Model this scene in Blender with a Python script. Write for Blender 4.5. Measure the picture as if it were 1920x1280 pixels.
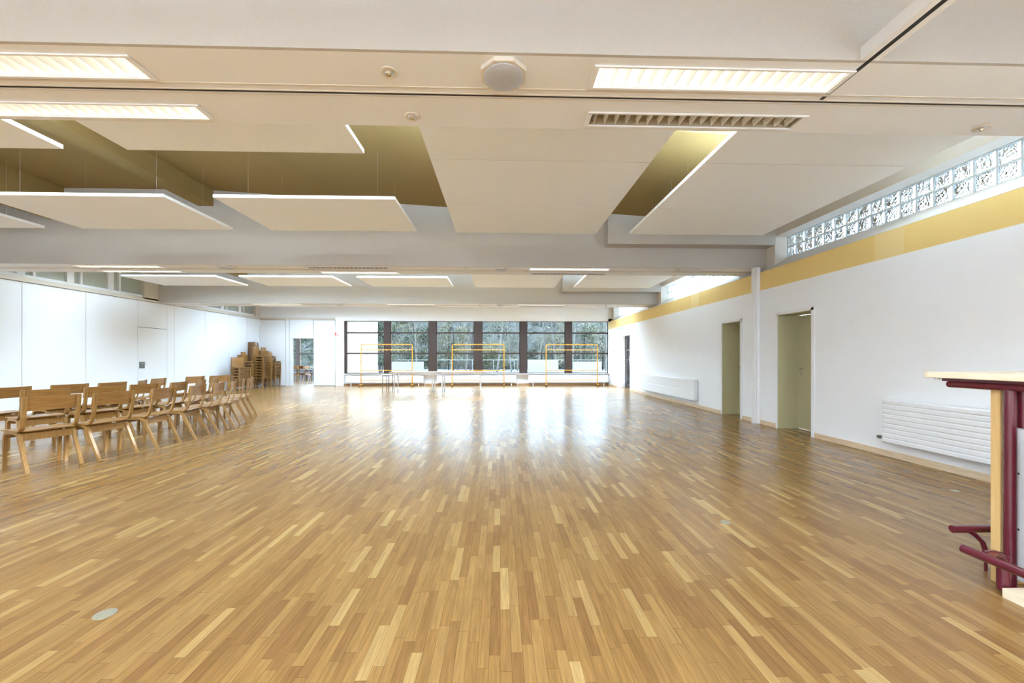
import bpy, math, random
from mathutils import Vector, Matrix
random.seed(7)
for o in list(bpy.data.objects): bpy.data.objects.remove(o)
S = bpy.context.scene
COL = S.collection
# ------------------------------------------------------------ camera, world, sun, exposure
CAMZ = 1.25; F = 750.0; YAW = math.radians(1.68); HOR = 670.0
cd = bpy.data.cameras.new('camera'); cam = bpy.data.objects.new('camera', cd); COL.objects.link(cam)
cd.sensor_width = 36; cd.lens = F/1920*36; cd.shift_y = (HOR-640)/1920; cd.clip_start = .05; cd.clip_end = 500
cam.location = (0, 0, CAMZ); cam.rotation_euler = (math.pi/2, 0, -YAW)
S.camera = cam
w = bpy.data.worlds.new('sky'); S.world = w; w.use_nodes = True
bg = w.node_tree.nodes['Background']; bg.inputs[0].default_value = (.63, .80, 1, 1); bg.inputs[1].default_value = 6.0
sd = bpy.data.lights.new('sun', 'SUN'); sd.energy = 10; sd.angle = math.radians(.6); sd.color = (1, .93, .82)
sun = bpy.data.objects.new('sun', sd); COL.objects.link(sun)
sun.rotation_euler = Vector((-.84, -.50, -.25)).to_track_quat('-Z', 'Y').to_euler()
S.view_settings.view_transform = 'Standard'; S.view_settings.look = 'None'
S.view_settings.gamma = 1; S.view_settings.use_curve_mapping = False
S.view_settings.exposure = 2.2
SH, CH = math.sin(YAW), math.cos(YAW)

def ray(px, py, X=None, Y=None, Z=None):
    """the point of a wall / floor / ceiling plane that a place in the photograph shows"""
    a = (px-960)/F; b = (HOR-py)/F
    d = Vector((SH+a*CH, CH-a*SH, b))
    k = X/d.x if X is not None else Y/d.y if Y is not None else (Z-CAMZ)/d.z
    return Vector((0, 0, CAMZ)) + d*k

# ------------------------------------------------------------ materials
def mat(name, col, rough=.6, metal=0., spec=.5, noise=0., nscale=8., bump=0., bscale=60., emit=None, estr=0., coat=0.):
    m = bpy.data.materials.new(name); m.use_nodes = True
    nt = m.node_tree; b = nt.nodes['Principled BSDF']
    b.inputs['Base Color'].default_value = (*col, 1); b.inputs['Roughness'].default_value = rough
    b.inputs['Metallic'].default_value = metal; b.inputs['Specular IOR Level'].default_value = spec
    b.inputs['Coat Weight'].default_value = coat; b.inputs['Coat Roughness'].default_value = .15
    if noise or bump:
        tc = nt.nodes.new('ShaderNodeTexCoord')
    if noise:
        n = nt.nodes.new('ShaderNodeTexNoise'); n.inputs['Scale'].default_value = nscale; n.inputs['Detail'].default_value = 5
        nt.links.new(tc.outputs['Object'], n.inputs['Vector'])
        mx = nt.nodes.new('ShaderNodeMix'); mx.data_type = 'RGBA'
        mx.inputs['A'].default_value = (*[c*(1-noise) for c in col], 1); mx.inputs['B'].default_value = (*[min(1, c*(1+noise)) for c in col], 1)
        nt.links.new(n.outputs['Fac'], mx.inputs['Factor']); nt.links.new(mx.outputs['Result'], b.inputs['Base Color'])
    if bump:
        n2 = nt.nodes.new('ShaderNodeTexNoise'); n2.inputs['Scale'].default_value = bscale; n2.inputs['Detail'].default_value = 4
        nt.links.new(tc.outputs['Object'], n2.inputs['Vector'])
        bp = nt.nodes.new('ShaderNodeBump'); bp.inputs['Strength'].default_value = bump; bp.inputs['Distance'].default_value = .01
        nt.links.new(n2.outputs['Fac'], bp.inputs['Height']); nt.links.new(bp.outputs['Normal'], b.inputs['Normal'])
    if emit:
        b.inputs['Emission Color'].default_value = (*emit, 1); b.inputs['Emission Strength'].default_value = estr
    return m

def wood(name, c1, c2, rough=.35, axis='Z', scale=6., stretch=12.):
    m = bpy.data.materials.new(name); m.use_nodes = True; nt = m.node_tree; b = nt.nodes['Principled BSDF']
    tc = nt.nodes.new('ShaderNodeTexCoord'); mp = nt.nodes.new('ShaderNodeMapping')
    s = [stretch]*3; s['XYZ'.index(axis)] = 1.; mp.inputs['Scale'].default_value = s
    n = nt.nodes.new('ShaderNodeTexNoise'); n.inputs['Scale'].default_value = scale; n.inputs['Detail'].default_value = 6
    r = nt.nodes.new('ShaderNodeValToRGB'); r.color_ramp.elements[0].position = .3; r.color_ramp.elements[1].position = .7
    r.color_ramp.elements[0].color = (*c1, 1); r.color_ramp.elements[1].color = (*c2, 1)
    nt.links.new(tc.outputs['Object'], mp.inputs['Vector']); nt.links.new(mp.outputs['Vector'], n.inputs['Vector'])
    nt.links.new(n.outputs['Fac'], r.inputs['Fac']); nt.links.new(r.outputs['Color'], b.inputs['Base Color'])
    b.inputs['Roughness'].default_value = rough
    return m

def parquet():
    m = bpy.data.materials.new('oak_strip_parquet'); m.use_nodes = True; nt = m.node_tree; N = nt.nodes; L = nt.links
    b = N['Principled BSDF']
    def mth(op, a, bb=None, c=None):
        n = N.new('ShaderNodeMath'); n.operation = op
        for i, v in enumerate((a, bb, c)):
            if v is None: continue
            if isinstance(v, (int, float)): n.inputs[i].default_value = v
            else: L.new(v, n.inputs[i])
        return n.outputs[0]
    g = N.new('ShaderNodeNewGeometry'); sp = N.new('ShaderNodeSeparateXYZ'); L.new(g.outputs['Position'], sp.inputs[0])
    x, y = sp.outputs['X'], sp.outputs['Y']
    WD = .047
    xs = mth('DIVIDE', x, WD); col = mth('FLOOR', xs); fx = mth('FRACT', xs)
    wn = N.new('ShaderNodeTexWhiteNoise'); wn.noise_dimensions = '1D'; L.new(col, wn.inputs['W'])
    ln = mth('MULTIPLY_ADD', wn.outputs['Value'], .16, .30)
    off = mth('MULTIPLY', mth('FRACT', mth('MULTIPLY', wn.outputs['Value'], 37.17)), 3.0)
    ys = mth('DIVIDE', mth('ADD', y, off), ln); row = mth('FLOOR', ys); fy = mth('FRACT', ys)
    cv = N.new('ShaderNodeCombineXYZ'); L.new(col, cv.inputs[0]); L.new(row, cv.inputs[1])
    w2 = N.new('ShaderNodeTexWhiteNoise'); w2.noise_dimensions = '2D'; L.new(cv.outputs[0], w2.inputs['Vector'])
    rp = N.new('ShaderNodeValToRGB'); e = rp.color_ramp.elements
    e[0].position = 0; e[0].color = (0.197, 0.096, 0.031, 1)
    e[1].position = 1; e[1].color = (0.37, 0.235, 0.088, 1)
    for p, c in ((.10, (0.225, 0.117, 0.038)), (.3, (0.254, 0.138, 0.044)), (.62, (0.277, 0.155, 0.050)), (.88, (0.306, 0.178, 0.062))):
        q = e.new(p); q.color = (c[0]*.93, c[1]*.9, c[2]*.86, 1)
    L.new(w2.outputs['Value'], rp.inputs['Fac'])
    # grain
    mp = N.new('ShaderNodeMapping'); mp.inputs['Scale'].default_value = (90, 5, 1); L.new(g.outputs['Position'], mp.inputs['Vector'])
    ad = N.new('ShaderNodeVectorMath'); ad.operation = 'ADD'; L.new(mp.outputs[0], ad.inputs[0])
    sc = N.new('ShaderNodeVectorMath'); sc.operation = 'SCALE'; L.new(w2.outputs['Color'], sc.inputs[0]); sc.inputs['Scale'].default_value = 40
    L.new(sc.outputs[0], ad.inputs[1])
    gn = N.new('ShaderNodeTexNoise'); gn.inputs['Scale'].default_value = 1; gn.inputs['Detail'].default_value = 6; gn.inputs['Distortion'].default_value = .6
    L.new(ad.outputs[0], gn.inputs['Vector'])
    big = N.new('ShaderNodeTexNoise'); big.inputs['Scale'].default_value = .8; big.inputs['Detail'].default_value = 3; L.new(g.outputs['Position'], big.inputs['Vector'])
    gf = mth('MULTIPLY_ADD', gn.outputs['Fac'], .95, .54)
    gf = mth('MULTIPLY', gf, mth('MULTIPLY_ADD', big.outputs['Fac'], .35, .82))
    # seams
    ex = mth('MINIMUM', fx, mth('SUBTRACT', 1., fx)); ex = mth('MULTIPLY', ex, WD)
    ey = mth('MINIMUM', fy, mth('SUBTRACT', 1., fy)); ey = mth('MULTIPLY', ey, ln)
    ed = mth('MINIMUM', ex, ey)
    seam = N.new('ShaderNodeMapRange'); seam.inputs['From Min'].default_value = .0002; seam.inputs['From Max'].default_value = .0013
    seam.inputs['To Min'].default_value = .42; seam.inputs['To Max'].default_value = 1; L.new(ed, seam.inputs['Value'])
    gf = mth('MULTIPLY', gf, seam.outputs[0])
    # small dark knots and scuffs
    vo = N.new('ShaderNodeTexVoronoi'); vo.inputs['Scale'].default_value = 2.2; L.new(g.outputs['Position'], vo.inputs['Vector'])
    kn = N.new('ShaderNodeMapRange'); kn.inputs['From Min'].default_value = .012; kn.inputs['From Max'].default_value = .028
    kn.inputs['To Min'].default_value = .45; kn.inputs['To Max'].default_value = 1; L.new(vo.outputs['Distance'], kn.inputs['Value'])
    gf = mth('MULTIPLY', gf, kn.outputs[0])
    sv = N.new('ShaderNodeVectorMath'); sv.operation = 'SCALE'; L.new(rp.outputs['Color'], sv.inputs[0]); L.new(gf, sv.inputs['Scale'])
    L.new(sv.outputs[0], b.inputs['Base Color'])
    rn = N.new('ShaderNodeTexNoise'); rn.inputs['Scale'].default_value = 1.6; rn.inputs['Detail'].default_value = 5; L.new(g.outputs['Position'], rn.inputs['Vector'])
    ro = mth('MULTIPLY_ADD', rn.outputs['Fac'], .14, .17)
    L.new(ro, b.inputs['Roughness']); b.inputs['Specular IOR Level'].default_value = .42
    bh = seam.outputs[0]
    bp = N.new('ShaderNodeBump'); bp.inputs['Strength'].default_value = .25; bp.inputs['Distance'].default_value = .0006
    L.new(bh, bp.inputs['Height'])
    wv = N.new('ShaderNodeTexNoise'); wv.inputs['Scale'].default_value = 9; wv.inputs['Detail'].default_value = 2; L.new(g.outputs['Position'], wv.inputs['Vector'])
    bp2 = N.new('ShaderNodeBump'); bp2.inputs['Strength'].default_value = .5; bp2.inputs['Distance'].default_value = .0012
    L.new(wv.outputs['Fac'], bp2.inputs['Height']); L.new(bp.outputs['Normal'], bp2.inputs['Normal'])
    L.new(bp2.outputs['Normal'], b.inputs['Normal'])
    return m

def glass_mat(name, tint=(1, 1, 1), refl=.06, rough=0., bump=0.):
    m = bpy.data.materials.new(name); m.use_nodes = True; nt = m.node_tree; N = nt.nodes; L = nt.links
    N.remove(N['Principled BSDF']); out = N['Material Output']
    t = N.new('ShaderNodeBsdfTransparent'); t.inputs[0].default_value = (*tint, 1)
    g = N.new('ShaderNodeBsdfGlossy'); g.inputs['Roughness'].default_value = rough
    lw = N.new('ShaderNodeFresnel'); lw.inputs['IOR'].default_value = 1.18
    mx = N.new('ShaderNodeMixShader'); L.new(lw.outputs[0], mx.inputs[0]); L.new(t.outputs[0], mx.inputs[1]); L.new(g.outputs[0], mx.inputs[2])
    L.new(mx.outputs[0], out.inputs['Surface'])
    return m

def glassblock_mat():
    m = bpy.data.materials.new('wavy_glass_block'); m.use_nodes = True; nt = m.node_tree; N = nt.nodes; L = nt.links
    N.remove(N['Principled BSDF']); out = N['Material Output']
    tc = N.new('ShaderNodeTexCoord')
    no = N.new('ShaderNodeTexNoise'); no.inputs['Scale'].default_value = 14; no.inputs['Detail'].default_value = 1.5; no.inputs['Distortion'].default_value = 2.2
    L.new(tc.outputs['Object'], no.inputs['Vector'])
    r = N.new('ShaderNodeValToRGB'); e = r.color_ramp.elements
    e[0].position = .40; e[0].color = (.12, .155, .18, 1); e[1].position = .56; e[1].color = (.36, .40, .43, 1)
    q = e.new(.48); q.color = (.22, .26, .29, 1)
    L.new(no.outputs['Fac'], r.inputs['Fac'])
    t = N.new('ShaderNodeBsdfTranslucent'); L.new(r.outputs[0], t.inputs[0])
    tr = N.new('ShaderNodeBsdfTransparent'); L.new(r.outputs[0], tr.inputs[0])
    m1 = N.new('ShaderNodeMixShader'); m1.inputs[0].default_value = .45; L.new(t.outputs[0], m1.inputs[1]); L.new(tr.outputs[0], m1.inputs[2])
    g = N.new('ShaderNodeBsdfGlossy'); g.inputs['Roughness'].default_value = .08
    bp = N.new('ShaderNodeBump'); bp.inputs['Strength'].default_value = .8; bp.inputs['Distance'].default_value = .02
    L.new(no.outputs['Fac'], bp.inputs['Height']); L.new(bp.outputs[0], g.inputs['Normal'])
    fr = N.new('ShaderNodeFresnel'); fr.inputs[0].default_value = 1.5; L.new(bp.outputs[0], fr.inputs['Normal'])
    mx = N.new('ShaderNodeMixShader'); L.new(fr.outputs[0], mx.inputs[0]); L.new(m1.outputs[0], mx.inputs[1]); L.new(g.outputs[0], mx.inputs[2])
    L.new(mx.outputs[0], out.inputs['Surface'])
    return m

def foliage_mat(name, cols):
    m = bpy.data.materials.new(name); m.use_nodes = True; nt = m.node_tree; N = nt.nodes; L = nt.links
    b = N['Principled BSDF']; g = N.new('ShaderNodeNewGeometry'); n = N.new('ShaderNodeTexNoise')
    n.inputs['Scale'].default_value = 5.5; n.inputs['Detail'].default_value = 8; n.inputs['Roughness'].default_value = .8
    L.new(g.outputs['Position'], n.inputs['Vector'])
    r = N.new('ShaderNodeValToRGB'); e = r.color_ramp.elements; k = len(cols)
    e[0].position = .3; e[0].color = (*cols[0], 1); e[1].position = .7; e[1].color = (*cols[-1], 1)
    for i in range(1, k-1): q = e.new(.3+.4*i/(k-1)); q.color = (*cols[i], 1)
    L.new(n.outputs['Fac'], r.inputs['Fac']); L.new(r.outputs[0], b.inputs['Base Color']); b.inputs['Roughness'].default_value = .7
    return m

M = {}
M['floor'] = parquet()
M['wall'] = mat('white_wall_plaster', (.87, .875, .885), .75, noise=.02, nscale=3, bump=.08, bscale=80)
M['panelwhite'] = mat('white_partition_laminate', (.85, .86, .875), .32, noise=.012, nscale=2)
M['seam'] = mat('dark_seam', (.16, .15, .14), .8)
M['beam'] = mat('beam_paint_warm_grey', (.52, .48, .435), .9, noise=.05, nscale=90, bump=.25, bscale=120)
M['soffit'] = mat('soffit_board_white', (.82, .82, .82), .6, noise=.02, nscale=4)
M['slab'] = mat('slab_bounce_ochre', (.31, .205, .07), .9, noise=.12, nscale=120, bump=.3, bscale=120)  # brown of warm light bounced off the floor, put into the base colour
M['acoustic'] = mat('acoustic_panel_white', (.92, .95, .98), .85, noise=.01, nscale=3)
M['black'] = mat('black_slot', (.01, .01, .01), .6)
M['white'] = mat('white_enamel', (.82, .82, .82), .35)
M['cream'] = mat('cream_white_paint', (.68, .62, .53), .5)
M['yellow'] = mat('yellow_wall_band', (.83, .60, .22), .7, noise=.03, nscale=5)
M['yellow2'] = mat('pale_yellow_wall_patch', (.86, .66, .30), .7)
M['khaki'] = mat('khaki_green_door_paint', (.52, .48, .29), .45, noise=.03, nscale=3)
M['base'] = wood('pine_baseboard', (.62, .45, .28), (.76, .60, .42), .5, 'Y', 5, 10)
M['basedark'] = wood('brown_baseboard', (.36, .2, .10), (.48, .28, .15), .5, 'X', 5, 10)
M['brown'] = mat('brown_window_frame', (.05, .031, .024), .45, noise=.1, nscale=4)
M['alu'] = mat('brushed_aluminium', (.7, .7, .7), .35, metal=.9)
M['chrome'] = mat('chrome', (.75, .76, .78), .15, metal=1)
M['glass'] = glass_mat('window_glass', (.74, .765, .76))
M['clearglass'] = glass_mat('fill_rooflight_glass', (.97, .99, .985))
M['greyglass'] = mat('grey_green_obscured_glass', (.44, .46, .40), .12, noise=.08, nscale=1.2)
M['block'] = glassblock_mat()
M['mortar'] = mat('block_mortar', (.62, .68, .70), .6)
M['chair'] = wood('varnished_beech_ply', (.25, .118, .032), (.35, .18, .052), .28, 'X', 5, 9)
M['chairleg'] = wood('varnished_beech_leg', (.25, .128, .034), (.35, .19, .056), .35, 'Z', 6, 9)
M['rubber'] = mat('dark_rubber', (.03, .03, .03), .7)
M['rack'] = mat('orange_yellow_steel', (.68, .30, .015), .4)
M['burg'] = mat('burgundy_enamel', (.10, .008, .02), .25, coat=.4)
M['ply'] = wood('pale_birch_ply', (.74, .60, .40), (.86, .74, .55), .4, 'Y', 4, 9)
M['oak'] = wood('honey_oak_panel', (.62, .38, .14), (.74, .49, .21), .4, 'Z', 4, 10)
M['lamp'] = mat('lit_lamp_reflector', (.9, .9, .85), .4, emit=(1, .98, .88), estr=.20)
M['lampoff'] = mat('unlit_lamp_reflector', (.50, .44, .34), .3, metal=.3)
M['louvre'] = mat('white_louvre', (.86, .86, .82), .35)
M['mesh'] = mat('speaker_mesh', (.50, .51, .54), .45, metal=.2, noise=.25, nscale=260)
M['bulb'] = mat('spot_reflector', (.55, .45, .25), .2, metal=.8)
M['red'] = mat('red_print', (.65, .08, .06), .5)
M['green'] = mat('green_print', (.10, .42, .25), .5)
M['tabletop'] = wood('light_table_ply', (.55, .36, .2), (.68, .48, .3), .4, 'X', 4, 9)
M['grey'] = mat('dark_grey_steel', (.14, .15, .14), .4, metal=.5)
M['disc'] = mat('worn_brass_disc', (.36, .33, .24), .4, metal=.5, noise=.2, nscale=60)
M['ground'] = mat('pale_frosty_paving', (.10, .11, .12), .9, noise=.2, nscale=.6)
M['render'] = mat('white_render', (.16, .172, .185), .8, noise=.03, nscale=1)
M['hill'] = foliage_mat('wooded_bank', [(.0003, .0005, .0003), (.002, .003, .001), (.010, .012, .004), (.04, .037, .017)])
M['leaf'] = foliage_mat('evergreen_leaf', [(.001, .003, .001), (.007, .015, .003), (.032, .052, .008)])
M['leaf2'] = foliage_mat('pale_dry_leaf', [(.008, .009, .002), (.035, .036, .010), (.10, .095, .036)])
M['bark'] = mat('pale_bark', (.07, .066, .055), .85, noise=.3, nscale=6)
M['bark2'] = mat('dark_bark', (.015, .013, .012), .9, noise=.3, nscale=6)

# ------------------------------------------------------------ mesh helpers
class MB:
    def __init__(s): s.v = []; s.f = []; s.mi = []; s.cur = 0
    def add(s, vs, fs):
        n = len(s.v); s.v += [tuple(v) for v in vs]
        for f in fs: s.f.append(tuple(i+n for i in f)); s.mi.append(s.cur)
        return s
    def box(s, x0, x1, y0, y1, z0, z1, mtx=None):
        vs = [Vector((x, y, z)) for z in (z0, z1) for y in (y0, y1) for x in (x0, x1)]
        if mtx: vs = [mtx @ v for v in vs]
        return s.add(vs, [(0, 2, 3, 1), (4, 5, 7, 6), (0, 1, 5, 4), (2, 6, 7, 3), (0, 4, 6, 2), (1, 3, 7, 5)])
    def tube(s, pts, r, n=10, cap=True, r2=None):
        pts = [Vector(p) for p in pts]; k = len(pts); rings = []
        up = None
        for i, p in enumerate(pts):
            t = (pts[min(i+1, k-1)]-pts[max(i-1, 0)]).normalized()
            if up is None:
                up = Vector((0, 0, 1)) if abs(t.z) < .9 else Vector((1, 0, 0))
            a = t.cross(up).normalized(); b = a.cross(t).normalized(); up = b
            rr = r if r2 is None else r+(r2-r)*i/(k-1)
            rings.append([p+(a*math.cos(2*math.pi*j/n)+b*math.sin(2*math.pi*j/n))*rr for j in range(n)])
        vs = [v for rg in rings for v in rg]; fs = []
        for i in range(k-1):
            for j in range(n):
                fs.append((i*n+j, i*n+(j+1) % n, (i+1)*n+(j+1) % n, (i+1)*n+j))
        if cap: fs.append(tuple(range(n-1, -1, -1))); fs.append(tuple((k-1)*n+j for j in range(n)))
        return s.add(vs, fs)
    def ribbon(s, path, x0, x1, th):
        """strip with rectangular section following a path in the YZ plane; th = thickness per point or number"""
        k = len(path); ths = th if isinstance(th, (list, tuple)) else [th]*k; vs = []; fs = []
        for i, (y, z) in enumerate(path):
            a = Vector(path[max(i-1, 0)]); b = Vector(path[min(i+1, k-1)]); t = (b-a).normalized(); nn = Vector((-t.y, t.x))*ths[i]/2
            vs += [(x0, y+nn.x, z+nn.y), (x1, y+nn.x, z+nn.y), (x1, y-nn.x, z-nn.y), (x0, y-nn.x, z-nn.y)]
        for i in range(k-1):
            for j in range(4): fs.append((4*i+j, 4*i+(j+1) % 4, 4*i+4+(j+1) % 4, 4*i+4+j))
        fs.append((3, 2, 1, 0)); fs.append(tuple(4*(k-1)+j for j in range(4)))
        return s.add(vs, fs)
    def prism(s, poly, axis, a0, a1):
        """extrude a polygon (pairs in the other two axes, in order) along axis from a0 to a1"""
        def mk(p, a):
            return {'X': (a, p[0], p[1]), 'Y': (p[0], a, p[1]), 'Z': (p[0], p[1], a)}[axis]
        n = len(poly); vs = [mk(p, a0) for p in poly]+[mk(p, a1) for p in poly]
        fs = [tuple(range(n-1, -1, -1)), tuple(range(n, 2*n))]+[(i, (i+1) % n, n+(i+1) % n, n+i) for i in range(n)]
        return s.add(vs, fs)
    def lathe(s, prof, c=(0, 0, 0), n=24):
        vs = []; fs = []; k = len(prof)
        for (r, z) in prof:
            for j in range(n): vs.append((c[0]+r*math.cos(2*math.pi*j/n), c[1]+r*math.sin(2*math.pi*j/n), c[2]+z))
        for i in range(k-1):
            for j in range(n): fs.append((i*n+j, i*n+(j+1) % n, (i+1)*n+(j+1) % n, (i+1)*n+j))
        fs.append(tuple(range(n-1, -1, -1))); fs.append(tuple((k-1)*n+j for j in range(n)))
        return s.add(vs, fs)
    def build(s, name, m, parent=None, smooth=False, bevel=0, loc=None):
        me = bpy.data.meshes.new(name); me.from_pydata(s.v, [], s.f)
        ms = m if isinstance(m, (list, tuple)) else [m]
        for mm in ms: me.materials.append(M[mm] if isinstance(mm, str) else mm)
        for p, i in zip(me.polygons, s.mi): p.material_index = i
        import bmesh
        bm = bmesh.new(); bm.from_mesh(me); bmesh.ops.recalc_face_normals(bm, faces=bm.faces); bm.to_mesh(me); bm.free()
        if smooth: me.polygons.foreach_set('use_smooth', [True]*len(me.polygons))
        o = bpy.data.objects.new(name, me); COL.objects.link(o)
        if loc is not None:      # vertices given in world space, origin moved to loc
            me.transform(Matrix.Translation(-Vector(loc))); o.location = loc
        if parent is not None:
            o.parent = parent
            if loc is not None: o.location = Vector(loc)-parent.location
        if smooth:
            md = o.modifiers.new('es', 'EDGE_SPLIT'); md.split_angle = math.radians(40)
        if bevel:
            md = o.modifiers.new('bv', 'BEVEL'); md.width = bevel; md.segments = 2; md.limit_method = 'ANGLE'
        return o

def tag(o, label=None, cat=None, group=None, kind=None):
    if label: o['label'] = label
    if cat: o['category'] = cat
    if group: o['group'] = group
    if kind: o['kind'] = kind
    return o
def empty(name, loc=(0, 0, 0), rz=0):
    o = bpy.data.objects.new(name, None); COL.objects.link(o); o.location = loc; o.rotation_euler = (0, 0, rz); o.empty_display_size = .1
    return o
def kids(o): return [c for c in COL.objects if c.parent == o]
def copy_tree(o, parent=None):
    c = o.copy(); COL.objects.link(c); c.parent = parent
    for ch in kids(o): copy_tree(ch, c)
    return c
def struct(name, mb, m, label, cat, parent=None, **k):
    o = mb.build(name, m, parent, **k); tag(o, label, cat, None, 'structure'); return o

# ------------------------------------------------------------ key planes
XR, XL = 4.90, -10.63          # right wall, left wall
YE, YB = 18.0, -5.5            # end wall, open side of the hall behind the viewpoint
BEAMS = [2.23, 7.48, 12.73]    # front faces
BW = .73; ZB = 2.95            # beam width, underside
XG = 5.31; XP = 5.07           # glass-block plane, pier plane
YN = 22.7; XW = -7.15          # next room's window wall, its side wall
def zslab(X): return 4.32 if X < -5.25 else 4.00-.062*(X+.2)

# floor
struct('floor', MB().box(XL, 5.45, YB, YE+.2, -.12, 0), 'floor', 'honey oak strip parquet floor with a soft gloss across the whole hall', 'floor')
struct('floor', MB().box(-15.0, XW, YE+.2, YN, -.12, 0), 'floor', 'strip of parquet floor seen through the open doorway in the end wall', 'floor')

# ------------------------------------------------------------ right wall with recesses
doors = [(6.14, 6.93, 2.00), (8.00, 8.70, 2.00), (15.0, 16.62, 2.15)]
wr = empty('wall_right'); tag(wr, 'long white right-hand wall under a yellow painted band', 'wall', None, 'structure')
mb = MB(); y = YB
for (a, b, h) in doors:
    mb.box(XR, XR+.5, y, a, 0, 2.51); mb.box(XR, XR+.5, a, b, h, 2.51); y = b
mb.box(XR, XR+.5, y, YE, 0, 2.51)
mb.build('plaster', 'wall', wr)
MB().box(XR+.002, XR+.5, YB, YE, 2.51, 2.85).build('yellow_band', 'yellow', wr)
a0 = ray(1640, 460, X=XR).y; a1 = ray(1695, 450, X=XR).y
MB().box(XR-.002, XR+.004, a1, a0, 2.515, 2.845).build('pale_patch', 'yellow2', wr)
b0 = ray(1296, 560, X=XR).y; b1 = ray(1311, 560, X=XR).y
MB().box(XR-.002, XR+.004, b1, b0, 2.515, 2.845).build('pale_patch', 'yellow2', wr)
MB().prism([(XR, 2.851), (XG+.09, 2.851), (XG+.09, 3.10), (XG, 3.10)], 'Y', YB, YE).build('sloping_sill', 'cream', wr)
NICHES = [(BEAMS[i]+BW+.15, (BEAMS+[YE])[i+1]-.24) for i in range(3)]
mb = MB(); y = YB
for (a, b) in NICHES:
    mb.box(XP, XG+.4, y, a, 2.95, 4.3); y = b
    mb.box(XP, XG+.4, a, b, 3.48, 4.3)
mb.box(XP, XG+.4, y, YE, 2.95, 4.3)
mb.build('upper_pier', 'cream', wr)
# baseboards of the right wall
def base_r(i, y0, y1):
    struct('baseboard_right', MB().box(XR-.014, XR, y0, y1, 0, .08), 'base', 'pale pine baseboard along the white right wall, run %s' % i, 'baseboard', bevel=.003)
base_r('nearest the bar counter', YB, 3.72); base_r('below the ribbed radiator', 3.725, 6.09)
base_r('between the near door and the pipe column', 6.98, 7.38); base_r('between the pipe column and the far door', 7.54, 7.95)
base_r('between the far door and the exit door', 8.75, 15.0); base_r('in the far corner', 16.62, YE)
# doors one and two: khaki lining, leaf, lever
DEP = .38
for i, (a, b, h) in enumerate(doors[:2]):
    nm = ('near', 'far')[i]
    d = empty('door_%d' % (i+1), (XR, (a+b)/2, 0))
    tag(d, ('khaki green door nearer the ribbed radiator, right of the white pipe column' if i == 0 else
            'khaki green door farther away, left of the white pipe column'), 'door', None, 'structure')
    L = d.location
    mb = MB(); mb.box(XR, XR+DEP, b-.012, b, 0, h); mb.box(XR, XR+DEP, a, a+.012, 0, h); mb.box(XR, XR+DEP, a, b, h-.012, h)
    mb.build('lining', 'khaki', d, loc=L)
    MB().box(XR+DEP-.01, XR+DEP+.035, a+.015, b-.015, .006, h-.015).build('leaf', 'khaki', d, loc=L)
    mb = MB(); mb.box(XR-.014, XR+.004, a-.045, a+.012, 0, h+.04); mb.box(XR-.014, XR+.004, b-.002, b+.03, 0, h+.04); mb.box(XR-.014, XR+.004, a-.04, b+.03, h-.002, h+.045)
    mb.build('frame', 'white', d, loc=L)
    hy = b-.08; hx = XR+DEP-.01
    g = MB().tube([(hx, hy, 1.05), (hx-.05, hy, 1.05), (hx-.055, hy-.02, 1.05), (hx-.055, hy-.12, 1.05)], .010, 10).build('handle', 'chrome', d, smooth=True, loc=L)
    MB().tube([(hx-.008, hy, 1.05), (hx, hy, 1.05)], .024, 16).build('rosette', 'chrome', d, loc=L)
    MB().tube([(hx-.008, hy, .97), (hx, hy, .97)], .024, 16).build('lock_rosette', 'chrome', d, loc=L)
# door three: brown framed glazed exit door
a, b, h = doors[2]
d = empty('door_3', (XR, (a+b)/2, 0)); tag(d, 'dark brown framed glazed exit door in the far right corner recess', 'door', None, 'structure')
L = d.location; x = XR+.33
mb = MB(); mb.box(x, x+.06, a+.0, a+.08, 0, h); mb.box(x, x+.06, b-.08, b, 0, h); mb.box(x, x+.06, a, b, h-.08, h)
mid = (a+b)/2
mb.box(x, x+.06, mid-.06, mid+.06, 0, h); mb.box(x, x+.06, a, b, 0, .16)
for z in (1.15, 1.55): mb.box(x, x+.06, a, b, z-.04, z+.04)
mb.build('frame', 'brown', d, loc=L)
MB().box(x+.02, x+.03, a, b, .1, h-.05).build('pane', 'glass', d, loc=L)
MB().tube([(x-.04, mid+.1, .95), (x-.04, mid+.1, 1.3)], .012).build('handle', 'chrome', d, loc=L)

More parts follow.
